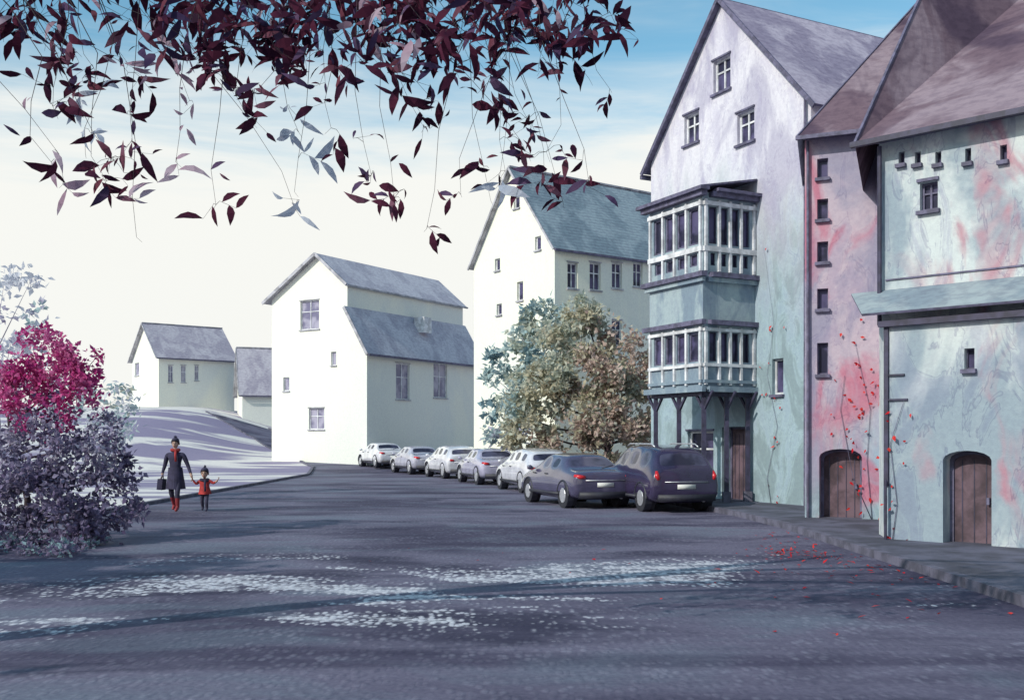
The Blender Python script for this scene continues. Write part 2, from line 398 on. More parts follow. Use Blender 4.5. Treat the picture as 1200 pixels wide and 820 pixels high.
mb=MB(); s=(zr-ze)/(AW/2); o=.28
def ap(uu,z,out): return A.w(uu,z,out)
roofplane(mb,[ap(-o,ze-o*s+.06,.14),ap(AW/2,zr+.06,.14),ap(AW/2,zr+.06,-DEP-.3),ap(-o,ze-o*s+.06,-DEP-.3)],RF_L,.06)
roofplane(mb,[ap(AW+o,ze-o*s+.06,.14),ap(AW/2,zr+.06,.14),ap(AW/2,zr+.06,-DEP-.3),ap(AW+o,ze-o*s+.06,-DEP-.3)],RF_L,.06)
mb.obj('roof',g)
mb=MB()
for uu in (-o,AW+o): mb.beam(ap(uu,ze-o*s-.0,.17),ap(AW/2,zr+.02,.17),.05,.11,INKL)
mb.beam(ap(-o-.05,ze-o*s-.05,.14),ap(-o-.05,ze-o*s-.05,-DEP),.12,.12,INKL)
mb.cyl(ap(AW-.12,0,.08),ap(AW-.12,ze,.08),.035,.035,INKL,8)
mb.obj('trim',g)
u_r,_=A.uv(885); OUT=1.7; u_l=u_r-2.35
BFp=Pl(A.xy(u_l,OUT),A.xy(u_r,OUT)); BRp=Pl(A.xy(u_r,OUT),A.xy(u_r,0)); BLp=Pl(A.xy(u_l,0),A.xy(u_l,OUT))
zt,zm1,zm2,zb=8.05,5.95,4.75,3.05
def lights(pl,n,m,z0,z1,a=.14):
    out=[]; w=(pl.L-2*a)/n
    for i in range(n): out.append(([(a+i*w+m,z0),(a+(i+1)*w-m,z0),(a+(i+1)*w-m,z1),(a+i*w+m,z1)],'s'))
    return out
for pl,nn in ((BFp,4),(BRp,4)):
    ops=lights(pl,nn,.05,6.75,7.7)+lights(pl,nn,.10,6.2,6.52)+lights(pl,nn,.06,3.75,4.5)
    wall(pl,[(0,zb),(pl.L,zb),(pl.L,zt),(0,zt)],ops,TEALP,g,'oriel_wall',depth=.1,sill=False,frame=INK if pl is BRp else INKL)
    mb=MB()
    for i in range(nn+1):
        w=(pl.L-.28)/nn; cu=.14+i*w
        if i==0: cu=.07
        if i==nn: cu=pl.L-.07
        for z0,z1 in ((zm1+.1,zt-.18),(zb+.1,zm2-.12)):
            mb.wbox(pl,cu-.035,cu+.035,z0,z1,.002,.06,WHITE)
    for z0,z1,mt,oo in ((6.55,6.68,WHITE,.07),(3.62,3.7,WHITE,.07),(7.72,7.82,WHITE,.08),(4.52,4.6,WHITE,.07),(3.2,3.28,TEALP,.07)):
        mb.wbox(pl,.0,pl.L,z0,z1,.003,oo,mt)
    for z0,z1,oo in ((zt-.12,zt,.18),(zt,zt+.08,.28),(zm1-.06,zm1+.06,.18),(zm1-.18,zm1-.065,.1),(zm2-.07,zm2+.05,.15),(zb-.08,zb+.06,.12)):
        mb.wbox(pl,-oo if pl is BFp else oo+.003,pl.L+(oo if pl is BFp else 0),z0,z1,.004,oo,INKL if oo>.12 else TEALP)
    mb.obj('oriel_timber',g)
wall(BLp,[(0,zb),(BLp.L,zb),(BLp.L,zt),(0,zt)],[],TEALP,g,'oriel_wall')
mb=MB()
mb.face([A.w(u_l,zb+.01,0),A.w(u_r,zb+.01,0),A.w(u_r,zb+.01,OUT),A.w(u_l,zb+.01,OUT)],TEALP)
roofplane(mb,[A.w(u_l-.26,zt+.09,OUT+.28),A.w(u_r+.26,zt+.09,OUT+.28),A.w(u_r+.1,zt+.5,.02),A.w(u_l-.1,zt+.5,.02)],RF_B,.05)
mb.obj('oriel_roof',g)
mb=MB()
for uu,oo in ((u_l+.12,OUT-.12),(u_r-.12,OUT-.12),((u_l+u_r)/2,OUT-.12),(u_r-.12,.15),(u_r-.12,OUT/2)):
    q=A.w(uu,0,oo); mb.box((q.x,q.y,1.5),(.11,.11,3.0),INK); mb.box((q.x,q.y,.2),(.2,.2,.4),KERB)
    for dx in (-1,1):
        a=A.w(uu,2.5,oo); b_=A.w(uu+dx*.36,2.98,oo); mb.beam(a,b_,.06,.06,INK)
mb.beam(A.w(u_l,2.93,OUT-.12),A.w(u_r,2.93,OUT-.12),.14,.12,INK); mb.beam(A.w(u_r-.12,2.92,OUT),A.w(u_r-.12,2.92,.05),.12,.12,INK)
mb.obj('porch_posts',g)

# ------------------------------------------------------------------ hip roofed house, right
g=group('hip_roof_house')
B1=Pl((6.12,21.4),(8.2,20.5)); SD=Pl((7.28,25.3),(6.12,21.4)); B2=Pl((6.31,17.6),(9.6,14.5)); S2=Pl((7.6,21.2),(6.31,17.6))
ze1=1.75+357*21.2/1200; ze2=1.75+348*17.6/1200
ops=[(rect(B1,964,y,.22,hh),'s') for y,hh in ((197,.4),(245,.42),(295,.42),(350,.42),(420,.65))]
u0,_=B1.uv(960); u1,_=B1.uv(1010); ops.append((arch(u0,u1,.05,1.56),'d'))
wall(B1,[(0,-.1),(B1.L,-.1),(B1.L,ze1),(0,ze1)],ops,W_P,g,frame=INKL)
wall(SD,[(0,-.1),(SD.L,-.1),(SD.L,ze1),(0,ze1)],[],W_A,g)
ops=opr(B2,[(1053,178,1060,192),(1072,178,1079,192),(1096,178,1103,192),(1131,174,1138,190),(1172,170,1180,188)],'s')+opr(B2,[(1078,213,1099,246)],'w')
u9=B2.L
wall(B2,[(0,-.1),(u9,-.1),(u9,ze2),(0,ze2)],ops,W_T,g,frame=INKL)
wall(S2,[(0,-.1),(S2.L,-.1),(S2.L,ze2),(0,ze2)],[],W_P,g)
q=Pl((9.6,14.5),(16,21)); wall(q,[(0,-.1),(q.L,-.1),(q.L,ze2),(0,ze2)],[],W_T,g)
q=Pl((16,21),(12,29)); wall(q,[(0,-.1),(q.L,-.1),(q.L,ze2),(0,ze2)],[],W_T,g)
q=Pl((12,29),(7.28,25.3)); wall(q,[(0,-.1),(q.L,-.1),(q.L,ze1),(0,ze1)],[],W_T,g)
mb=MB()
ap1=P(1105,-30,24.)
e1=B1.w(-.12,ze1-.05,.3); e2=B1.w(B1.L,ze1-.05,.3); es=SD.w(0,ze1-.05,.1)
mb.face([e1,e2,ap1],RF_P); mb.face([es,e1,ap1],RF_L); 
f1=B2.w(-.3,ze2-.02,.3); f2=B2.w(u9+.3,ze2-.02,.3); ap2=Vector((9.0,20.2,12.6)); ap3=Vector((12.5,21.5,12.6)); fs=S2.w(0,ze2-.02,.3)
mb.face([f1,f2,ap3,ap2],RF_P); mb.face([fs,f1,ap2],RF_P); mb.face([f2,(16.4,21,ze2),ap3],RF_P)
mb.face([(16.4,21,ze2),(12,29.4,ze2),ap1,ap2,ap3],RF_P); mb.face([(12,29.4,ze1),es,ap1],RF_P)
mb.face([B2.w(-.3,ze2-.03,.3),B2.w(u9+.3,ze2-.03,.3),B2.w(u9,ze2-.03,0),B2.w(0,ze2-.03,0)],INKL)
mb.face([B1.w(-.12,ze1-.06,.3),B1.w(B1.L,ze1-.06,.3),B1.w(B1.L,ze1-.06,0),B1.w(0,ze1-.06,0)],INKL)
mb.obj('roof',g)
mb=MB()
mb.beam(B1.w(-.14,ze1-.09,.34),B1.w(B1.L,ze1-.09,.34),.07,.08,INKL); mb.beam(B2.w(-.35,ze2-.06,.35),B2.w(u9,ze2-.06,.35),.09,.09,INK)
mb.beam(f1,ap2,.05,.04,INKL); mb.beam(e1,ap1,.05,.04,INKL)
mb.cyl(B2.w(.05,3.7,.1),B2.w(.05,ze2-.1,.1),.04,.04,INK,8); mb.cyl(B1.w(.07,.1,.07),B1.w(.07,ze1-.1,.07),.03,.03,INKL,8)
mb.wbox(B2,.12,u9,4.46,4.485,0,.025,INKL)
mb.obj('gutters',g)
AN=Pl((6.13,16.75),(9.2,13.86)); zc=1.75+139*16.7/1200
u0,_=AN.uv(1105); u1,_=AN.uv(1162)
wall(AN,[(0,-.1),(AN.L,-.1),(AN.L,zc),(0,zc)],[(arch(u0,u1,.05,1.58),'d'),(prect(AN,1130,408,1142,432),'s')],W_T,g,'annex_wall',frame=INKL)
q=Pl(S2.xy(S2.L-.02),AN.xy(0)); wall(q,[(0,-.1),(q.L,-.1),(q.L,zc),(0,zc)],[],W_T,g,'annex_wall')
mb=MB()
roofplane(mb,[AN.w(-.3,zc+.12,.28),AN.w(AN.L,zc+.12,.28),B2.w(B2.L,zc+.62,.01),B2.w(-.5,zc+.62,.01)],RF_T,.04)
mb.obj('annex_roof',g)
mb=MB(); mb.wbox(AN,-.1,AN.L,zc-.10,zc-.003,.002,.12,INK); mb.wbox(AN,-.03,.04,1.0,zc-.103,.003,.05,INK)
mb.cyl(AN.w(.03,.1,.12),AN.w(.03,1.1,.12),.025,.025,INK,8); mb.wbox(AN,.045,.3,zc-.9,zc-.87,.002,.04,INK); mb.wbox(AN,.045,.35,zc-1.3,zc-1.27,.002,.04,INK)
mb.obj('annex_trim',g)

# ------------------------------------------------------------------ foliage helpers
def leaf(mb,c,d,nrm,L,W,mat):
    d=d.normalized(); s_=d.cross(nrm)
    if s_.length<1e-3: s_=d.orthogonal()
    s_.normalize(); n_=s_.cross(d)
    mb.face([c, c+d*L*.35+s_*W*.5+n_*W*.12, c+d*L, c+d*L*.4-s_*W*.5+n_*W*.12],mat)
def blade(mb,c,d,nrm,L,W,mat,cv):
    d=d.normalized(); s_=d.cross(nrm)
    if s_.length<1e-3: s_=d.orthogonal()
    s_.normalize(); n_=s_.cross(d); a=[];b_=[]
    for t,w_ in ((.22,.7),(.48,1.),(.75,.62)):
        q=c+d*L*t+s_*cv*L*t*t+n_*L*.12*math.sin(t*3.14); a.append(q+s_*W*w_*.5+n_*W*.1); b_.append(q-s_*W*w_*.5+n_*W*.1)
    tip=c+d*L+s_*cv*L
    mb.face([c,a[0],b_[0]],mat); mb.face([a[0],a[1],b_[1],b_[0]],mat); mb.face([a[1],a[2],b_[2],b_[1]],mat); mb.face([a[2],tip,b_[2]],mat)
def rv(): 
    while True:
        v_=Vector((U(-1,1),U(-1,1),U(-1,1)))
        if .05<v_.length<1: return v_.normalized()
def clump(mb,c,r,n,L,W,mats,flat=1.,shell=.5):
    for _ in range(n):
        q=rv()*r*(shell+(1-shell)*R()) ; q.z*=flat; m_=random.choice(mats)
        leaf(mb,Vector(c)+q,rv()+q.normalized()*.6,rv(),L*U(.6,1.3),W*U(.6,1.3),m_)
def tree(name,base,hgt,tr,clumps,leafL,leafW,dens,bark=None,sub=7):
    bark=bark or BARK
    g=group(name); b_=Vector(base); mb=MB(); top=b_+Vector((U(-.2,.2),U(-.2,.2),hgt))
    path=[b_+(top-b_)*t+Vector((math.sin(t*5)*.12,math.cos(t*4)*.1,0)) for t in (0,.12,.3,.5,.75,1)]
    mb.tube(path,[tr*1.5,tr,tr*.85,tr*.7,tr*.45,tr*.25],bark,9)
    for cl in clumps:
        c=Vector(cl[0]); t=max(.25,min(.95,(c.z-b_.z)/hgt*.7)); s_=b_+(top-b_)*t
        mid=(s_+c)/2+Vector((U(-.15,.15),U(-.15,.15),-.15)); mb.tube([s_,mid,c],[tr*.4,tr*.22,tr*.06],bark,6)
    mb.obj('trunk',g,True); mb=MB()
    for c,r,mats in clumps:
        n=int(dens*r*r)
        for k in range(sub):
            q=rv()*r*.66; ms=[random.choice(mats)]*3+list(mats)
            clump(mb,Vector(c)+q,r*U(.25,.48),n//sub,leafL,leafW,ms,.85,.3)
        clump(mb,c,r*1.15,n//8,leafL,leafW,mats,.9,.6)
    mb.obj('foliage',g); return g
LB=leafmat('leaf_blue_green',(.36,.48,.50),(.52,.60,.60),.4); LB2=leafmat('leaf_deep_teal',(.18,.28,.33),(.28,.39,.43))
LO=leafmat('leaf_olive',(.46,.43,.31),(.58,.53,.42),.45); LR=leafmat('leaf_russet',(.48,.35,.31),(.60,.48,.43),.45); LG=leafmat('leaf_grey_green',(.42,.46,.39),(.58,.58,.50),.45)
LOD=leafmat('leaf_olive_dark',(.18,.16,.12),(.28,.24,.18),.3)
LV=leafmat('leaf_grey_violet',(.17,.145,.235),(.29,.26,.37)); LV2=leafmat('leaf_pale_violet',(.40,.37,.48),(.54,.52,.62),.4); LM=leafmat('blossom_magenta',(.55,.08,.26),(.64,.20,.40),.45); LM2=leafmat('blossom_deep',(.36,.03,.16),(.50,.08,.28),.4)
LV3=leafmat('leaf_dusk_violet',(.12,.095,.18),(.22,.19,.30))
LW=leafmat('leaf_silver',(.62,.62,.69),(.74,.74,.78),.45)
PB=simple('pale_bark',(.38,.35,.44),.9,.3,4)
def CL(px,py,D,r,m): return (P(px,py,D),r,m)
tree('autumn_tree',(3.6,39.5,0),4.6,.17,[CL(700,400,39,1.3,[LO,LR,LG]),CL(660,400,39.5,1.1,[LO,LG,LG]),CL(735,425,39,1.2,[LR,LO]),CL(690,450,38.2,1.5,[LO,LR,LOD]),CL(745,480,38.5,1.2,[LR,LO,LG]),
  CL(640,460,38.5,1.3,[LG,LO]),CL(620,505,38,1.1,[LO,LG]),CL(665,505,37.8,1.4,[LO,LR,LOD]),CL(720,515,37.6,1.2,[LR,LO]),CL(765,500,38.3,1.1,[LR,LG]),CL(685,368,39.5,.9,[LG,LO]),CL(603,485,38.4,.9,[LG,LO,LB]),CL(758,440,39,1.,[LR,LG]),CL(700,490,37.6,1.3,[LR,LO,LG]),CL(715,455,37.8,1.1,[LO,LR,LG]),CL(650,440,38.,1.,[LO,LG])],.22,.15,700)
tree('blue_green_tree',(1.2,44,0),5.2,.12,[CL(635,375,43,1.0,[LB,LB2,LG]),CL(612,395,43,.8,[LB,LG]),CL(590,425,42.5,.8,[LB2,LB]),CL(600,460,42,.9,[LB,LG]),CL(577,440,43,.5,[LB]),CL(650,385,43,1.1,[LB,LG]),CL(640,430,42,1.1,[LB2,LB]),CL(592,505,42,.9,[LB,LV2]),CL(575,480,42.5,.5,[LB2]),CL(615,420,42,.9,[LB,LG])],.28,.19,330,PB)
tree('flowering_shrub',(-8.9,18.6,0),2.2,.07,[CL(72,440,18.3,.66,[LM,LM,LM2]),CL(50,410,18.3,.52,[LM,LM,LM2]),CL(98,430,18.2,.4,[LM,LM2]),CL(88,465,17.8,.5,[LM,LM2,LM]),CL(35,460,18.,.66,[LM,LM2]),CL(115,416,18.1,.14,[LM,LM2]),CL(55,490,17.5,.55,[LM2,LM,LV3]),
   CL(60,535,17.4,.8,[LV,LV,LV3]),CL(105,530,17.4,.65,[LV,LV2,LV3]),CL(130,555,17.4,.5,[LV,LV3]),CL(95,585,17,.7,[LV,LV3,LV3]),CL(40,590,16.8,.8,[LV,LV3]),CL(140,595,17.3,.45,[LV,LV3]),CL(5,540,17.5,.8,[LV,LV2]),CL(5,450,18.5,.7,[LM,LV2,LM2]),CL(120,500,18.2,.35,[LV2,LV]),CL(75,610,16.6,.55,[LV3]),CL(125,612,16.9,.4,[LV3]),CL(0,600,16.6,.7,[LV,LV3])],.10,.075,1500)
tree('lilac_tree',(-14.6,29,0),4.6,.05,[CL(50,375,29,.6,[LV2,LW,LB]),CL(38,325,29,.4,[LW,LW]),CL(15,390,29,.9,[LV2,LW]),CL(85,470,29,.9,[LW,LB]),CL(142,468,28,.6,[LB,LW,LG]),CL(128,505,28,.7,[LW,LB]),CL(152,500,28,.4,[LW,LB]),CL(5,330,29,.7,[LW]),CL(60,440,29,.8,[LW,LV2])],.2,.14,260,PB)
mb=MB()
for i in range(80):
    x=U(-9.6,-6.6); y=U(15.2,17.0)+(-x-7)*.2; clump(mb,(x,y,.1),.2,50,.09,.05,[LV,LB2,LV3],.6,.2)
mb.obj('ground_cover_plants')

# ------------------------------------------------------------------ overhanging tree
LD=leafmat('leaf_burgundy_dark',(.028,.010,.024),(.070,.018,.036),.10); LD2=leafmat('leaf_violet_dark',(.045,.03,.075),(.09,.055,.11),.12); LD3=leafmat('leaf_wine',(.13,.04,.06),(.18,.08,.12),.2)
LP=leafmat('leaf_mauve',(.40,.26,.34),(.48,.38,.46),.4); LQ=leafmat('leaf_blue_grey',(.42,.47,.58),(.54,.57,.66),.4)
g=group('overhanging_tree'); mb=MB(); lf=MB()
mb.tube([(-6.6,7.6,0),(-6.5,7.6,.4),(-6.45,7.5,1.5),(-6.3,7.5,3.2),(-6.0,7.4,5.0),(-5.6,7.3,6.6),(-5.3,7.2,8.2)],[.36,.26,.22,.2,.17,.13,.06],BARK,10)
limbs=[[(-6.15,7.4,4.2),(-4.8,7.3,5.2),(-3.2,7.1,5.45),(-1.4,6.9,5.45),(.2,6.9,5.3),(1.3,6.8,5.1)],
       [(-6.0,7.4,5.0),(-4.4,7.9,5.7),(-2.4,8.1,5.9),(-.4,8.0,5.7),(.9,7.9,5.5)],
       [(-6.3,7.5,3.6),(-5.0,7.0,4.6),(-3.7,6.9,5.0),(-2.8,6.8,5.1)]]
for l in limbs: mb.tube(l,[.11-.1*i/(len(l)-1) for i in range(len(l))],BARK,7)
lp=[]
for l in limbs:
    for a,b_ in zip(l,l[1:]):
        for t in (0,.25,.5,.75): lp.append(Vector(a).lerp(Vector(b_),t))
def twigleaves(o,d,tl,LL,mats,nl):
    for j in range(nl):
        p_=o+d*tl*(j/max(1,nl-1)); sd=d.cross(Vector((U(-.3,.3),-1,U(-.3,.3)))).normalized()*(1 if j%2 else -1)
        dd=d*U(.3,1.)+sd*U(.2,1.)+rv()*.35; L_=LL*U(.35,1.3)
        blade(lf,p_,dd,Vector((U(-.8,.8),-1,U(-.8,.8))),L_,L_*U(.20,.42),random.choice(mats),U(-.55,.55))
def spray(px,py,D,r,n,mats,LL=.17):
    c=P(px,py,D); s_=min(lp,key=lambda q:abs(q.x-c.x-U(-1.1,.5))+abs(q.y-c.y)*.4)
    H=s_-c; k1=Vector((U(-.3,.3),U(-.15,.15),U(0,.15))); k2=Vector((U(-.16,.16),U(-.1,.1),0))
    path=[s_,s_-H*.25+k1*.7,s_-H*.5+k1,s_-H*.72+(k1+k2)*.5,s_-H*.88+k2*.4,c,c+Vector((U(-.8,.8)*r,U(-.3,.3)*r,-r*.7))]
    mb.tube(path,[.007,.0045,.003,.0022,.0017,.0014,.001],BARK,4)
    if H.z>.7:
        for t in (2,3,4):
            if R()<.4: twigleaves(Vector(path[t]),rv(),.06,LL*.7,mats,2)
    i=0
    while i<n:
        base=c if R()<.75 else Vector(path[4])
        o=base+Vector((U(-r,r),U(-r,r)*.8,U(-r,r)*.8)); d=Vector((U(-1,1),U(-.5,.5),U(-1.,.3))).normalized(); tl=U(.05,.16); nl=random.randint(2,4)
        mb.tube([base,base.lerp(o,.6)+Vector((0,0,.015)),o,o+d*tl],[.0020,.0018,.0015,.001],BARK,3)
        twigleaves(o,d,tl,LL,mats,nl); i+=nl
DK=[LD,LD,LD,LD2,LD,LD3]
for px in range(-10,725,22):
    for py,pr in ((-40,1),(-10,1),(20,.85),(48,.5)):
        dens=1.
        if px<210: dens=.6
        if px>690: dens=.5
        if R()<pr*dens: spray(px+U(-14,14),py+U(-14,14),7.+U(-.5,.9),.15,12,DK+([LP,LP] if R()<.15 else []),.165)
for px,py,r,n in ((130,185,.13,13),(155,165,.1,9),(125,212,.1,9),(62,125,.12,9),(110,80,.13,9),(150,85,.12,8),(235,70,.15,20),(265,95,.13,18),(298,110,.13,20),(293,142,.06,8),(380,85,.14,14),(388,150,.06,6),(425,72,.14,16),(470,85,.12,8),
   (505,115,.12,9),(497,150,.05,3),(550,70,.14,14),(590,90,.12,10),(640,72,.13,8),(690,92,.07,4),(715,105,.04,2),(618,140,.10,10),(640,178,.10,10),(638,210,.09,9),(690,214,.09,8),(435,205,.07,7),(462,232,.08,9),(500,268,.03,3),(253,240,.06,5),
   (592,200,.07,5),(575,235,.05,4),(540,228,.03,3),(660,238,.06,4),(585,50,.18,16),(330,62,.14,10),(60,190,.04,3),(610,165,.07,6),(300,50,.18,14),(210,40,.18,14),(500,45,.18,14)):
    spray(px,py,7.+U(-.3,.5),r,n,DK,.16)
for px,py,n,mt in ((160,278,3,LP),(206,190,4,LP),(222,118,4,LP),(350,155,5,LQ),(345,225,4,LQ),(345,242,3,LQ),(75,215,4,LP),(150,75,4,LP),(90,100,4,LQ),(100,180,3,LQ),(585,210,3,LQ)):
    spray(px,py,7.2,.05,n,[mt],.18)
mb.obj('branches',g,True); lf.obj('leaves',g)

LS=leafmat('shadow_caster_leaf_green',(.06,.09,.06),(.10,.13,.08),.2)
for x,y in ((-15.5,-1.5),(-17.5,5.5)):  # unseen trees added at left to throw shade across the road
    cl=[]
    for k in range(15):
        t=2*math.pi*k/15+U(0,.4); rr=U(.6,2.6); cl.append((Vector((x+math.cos(t)*rr,y+math.sin(t)*rr,U(4.2,8.6))),U(.8,1.3),[LS]))
    tree('shadow_caster_tree',(x,y,0),7.5,.25,cl,.38,.26,120,None,5)

# ------------------------------------------------------------------ cars
def paint(name,c,met=.1):
    m,nt,b=newmat(name); col=mix(nt,ramp(nt,noise(nt,pos(nt),2.,4,.6),.35,.65),c,tuple(x*.72 for x in c))
    nt.links.new(col,b.inputs['Base Color']); b.inputs['Roughness'].default_value=.22; b.inputs['Metallic'].default_value=met
    b.inputs['Coat Weight'].default_value=1.; b.inputs['Coat Roughness'].default_value=.04; return m
CP={'plum':paint('car_paint_plum',(.035,.024,.068),.1),'dark':paint('car_paint_slate',(.075,.066,.13),.1),'white':paint('car_paint_white',(.70,.69,.76)),'silver':paint('car_paint_silver',(.50,.49,.60),.2),'red':paint('car_paint_red',(.42,.04,.06)),'lav':paint('car_paint_lavender',(.42,.40,.54),.1)}
TYRE=simple('tyre_rubber',(.02,.02,.03),.9,.3,10); RIM=simple('wheel_rim',(.55,.55,.6),.35,.3,10,.5,0); TRIMB=simple('black_trim',(.025,.025,.04),.6,.3,8)
m,nt,b=newmat('car_glass'); _c=mix(nt,ramp(nt,noise(nt,pos(nt),1.5,3),.4,.6),(.02,.02,.04),(.07,.07,.12)); nt.links.new(_c,b.inputs['Base Color']); b.inputs['Roughness'].default_value=.10; b.inputs['Specular IOR Level'].default_value=.35; CG=m
TL=simple('tail_light_red',(.60,.02,.03),.3,.3,9,0,0); HL=simple('headlight',(.8,.8,.85),.15,.1,9,0,0); PLT=simple('number_plate',(.62,.62,.60),.5,.1,9,0,0)
def car(x,y,head,col,kind='hatch',s=1.):
    g=group('parked_car',(x,y,h(x,y)+.014)); g.rotation_euler=(0,0,math.radians(head)); g.scale=(s,s,s)
    tall={'suv':.13,'hatch':.0,'sedan':-.06}[kind]; pm=CP[col]
    T=1.45+tall; L=4.3
    if kind=='sedan':
        st=[(0,.40,.80,.84,.78,.66),(.07,.24,.90,.95,.85,.72),(.75,.2,.94,.99,.88,.74),(1.25,.2,.95,T-.06,.88,.60),(1.9,.2,.95,T,.88,.61),(2.5,.2,.94,T-.03,.88,.61),(3.15,.2,.92,.97,.88,.74),(4.0,.22,.80,.84,.85,.70),(4.25,.26,.62,.68,.78,.62),(4.3,.32,.52,.56,.74,.6)]; gl=(3,5)
    else:
        st=[(0,.40,.80,.86,.79,.68),(.05,.24,.94,1.0,.86,.74),(.45,.2,.97+tall*.3,T-.10,.88,.60),(1.1,.2,.97+tall*.3,T,.88,.62),(1.9,.2,.96+tall*.3,T+.01,.88,.62),(2.55,.2,.95+tall*.3,T-.05,.88,.60),(3.2,.2,.93+tall*.2,.98+tall*.2,.88,.74),(4.0,.22,.82+tall*.2,.88+tall*.2,.85,.70),(4.25,.26,.62,.72,.78,.62),(4.3,.32,.5,.56,.74,.6)]; gl=(2,5)
    bm=bmesh.new(); rings=[]
    for (yy_,lo,be,tp,w,wt) in st:
        Y=yy_-L/2; half=[(w*.86,lo),(w,lo+.14),(w*1.01,(lo+be)/2+.05),(w*.97,be),(wt,tp),(wt*.5,tp+.03)]
        pts=[(a,Y,z) for a,z in half]+[(0,Y,tp+.04)]+[(-a,Y,z) for a,z in half[::-1]]+[(0,Y,lo)]
        rings.append([bm.verts.new(p) for p in pts])
    n=len(rings[0]); glassf=[]
    for i in range(len(rings)-1):
        for j in range(n):
            f=bm.faces.new((rings[i][j],rings[i][(j+1)%n],rings[i+1][(j+1)%n],rings[i+1][j])); f.material_index=0
            if j in (3,8) and gl[0]<=i<gl[1]: glassf.append(('s',f))
            if j in (4,5,6,7) and i in (gl[0]-1,gl[1]): glassf.append(('w' if i==gl[1] else 'r',f))
    bm.faces.new(rings[0][::-1]); bm.faces.new(rings[-1])
    bmesh.ops.recalc_face_normals(bm,faces=bm.faces)
    sf=[f for k,f in glassf if k=='s']
    bmesh.ops.inset_individual(bm,faces=sf,thickness=.04,depth=-.012)
    for f in sf: f.material_index=1
    for kk in 'wr':
        ff=[f for k,f in glassf if k==kk]
        bmesh.ops.inset_region(bm,faces=ff,thickness=.05,depth=-.012)
        for f in ff: f.material_index=1
    me=bpy.data.meshes.new('body'); bm.to_mesh(me); bm.free(); me.materials.append(pm); me.materials.append(CG)
    for p_ in me.polygons: p_.use_smooth=True
    o=bpy.data.objects.new('body',me); COL.objects.link(o); o.parent=g
    sm=o.modifiers.new('s','SUBSURF'); sm.levels=2; sm.render_levels=2
    mb=MB()
    for yy_ in (.78-L/2,3.42-L/2):
        for sx in (-1,1):
            mb.cyl((sx*.60,yy_,.33),(sx*.875,yy_,.33),.33,.33,TYRE,20); mb.cyl((sx*.876,yy_,.33),(sx*.885,yy_,.33),.2,.19,RIM,12)
            arc=[(sx*.868,yy_+math.cos(t)*.38,.33+math.sin(t)*.38) for t in [math.pi*i/10 for i in range(11)]]
            mb.tube(arc,[.03]*11,TRIMB,6)
            mb.cyl((sx*.70,yy_,.36),(sx*.872,yy_,.36),.37,.37,TRIMB,18)
    mb.obj('wheels',g)
    mb=MB(); r0=-L/2
    mb.box((0,r0+.02,.36),(1.44,.14,.16),TRIMB); mb.box((0,r0+.035,.62),(.46,.08,.11),PLT)
    mb.box((0,r0+.015,.735),(1.1,.05,.02),RIM)
    for sx in (-1,1):
        zl=.87+tall*.1
        if kind=='suv': mb.tube([(sx*.70,r0+.035,zl-.10),(sx*.73,r0+.045,zl-.01),(sx*.72,r0+.11,zl+.10)],[.04,.065,.04],TL,8)
        else: mb.tube([(sx*.56,r0+.025,zl-.05),(sx*.70,r0+.04,zl-.04),(sx*.80,r0+.16,zl-.01)],[.045,.06,.04],TL,8)
        mb.tube([(sx*.55,L/2-.1,.64),(sx*.68,L/2-.18,.67),(sx*.78,L/2-.32,.70)],[.05,.06,.03],HL,8)
        mb.tube([(sx*.84,.93,1.0+tall*.3),(sx*.93,.93,1.02+tall*.3),(sx*1.01,.95,1.02+tall*.3)],[.03,.07,.05],pm,8)
        mb.box((sx*.885,.0,.36),(.03,2.2,.07),TRIMB)
        mb.box((sx*.872,-.15,.86),(.03,.16,.03),TRIMB); mb.box((sx*.872,.75,.86),(.03,.16,.03),TRIMB)
        if kind=='suv': mb.tube([(sx*.56,-1.55,T-.02),(sx*.57,-1.35,T+.05),(sx*.57,.1,T+.055),(sx*.56,.3,T+.0)],[.018]*4,RIM,6)
    mb.box((0,L/2-.03,.42),(1.3,.1,.14),TRIMB); mb.cyl((.45,r0-.0,.28),(.45,r0+.1,.28),.03,.03,RIM,8)
    mb.beam((-.05,r0+.145,1.05+tall*.2),(.28,r0+.18,1.13+tall*.3),.02,.02,TRIMB)
    mb.obj('lights_and_trim',g,True)
car(3.62,26.35,14,'plum','suv',1.0)
car(1.66,27.6,19,'dark','sedan',.98)
car(.72,35.0,16,'white','hatch',.98)
car(-.95,41.0,17,'lav','sedan',1.0)
car(-2.75,47.2,20,'white','hatch',1.)
car(-4.9,52.6,24,'silver','sedan',1.)
car(-7.4,58.2,26,'white','sedan',1.)
car(-10.1,63.5,30,'red','hatch',1.)
car(-12.8,69,30,'white','hatch',1.)

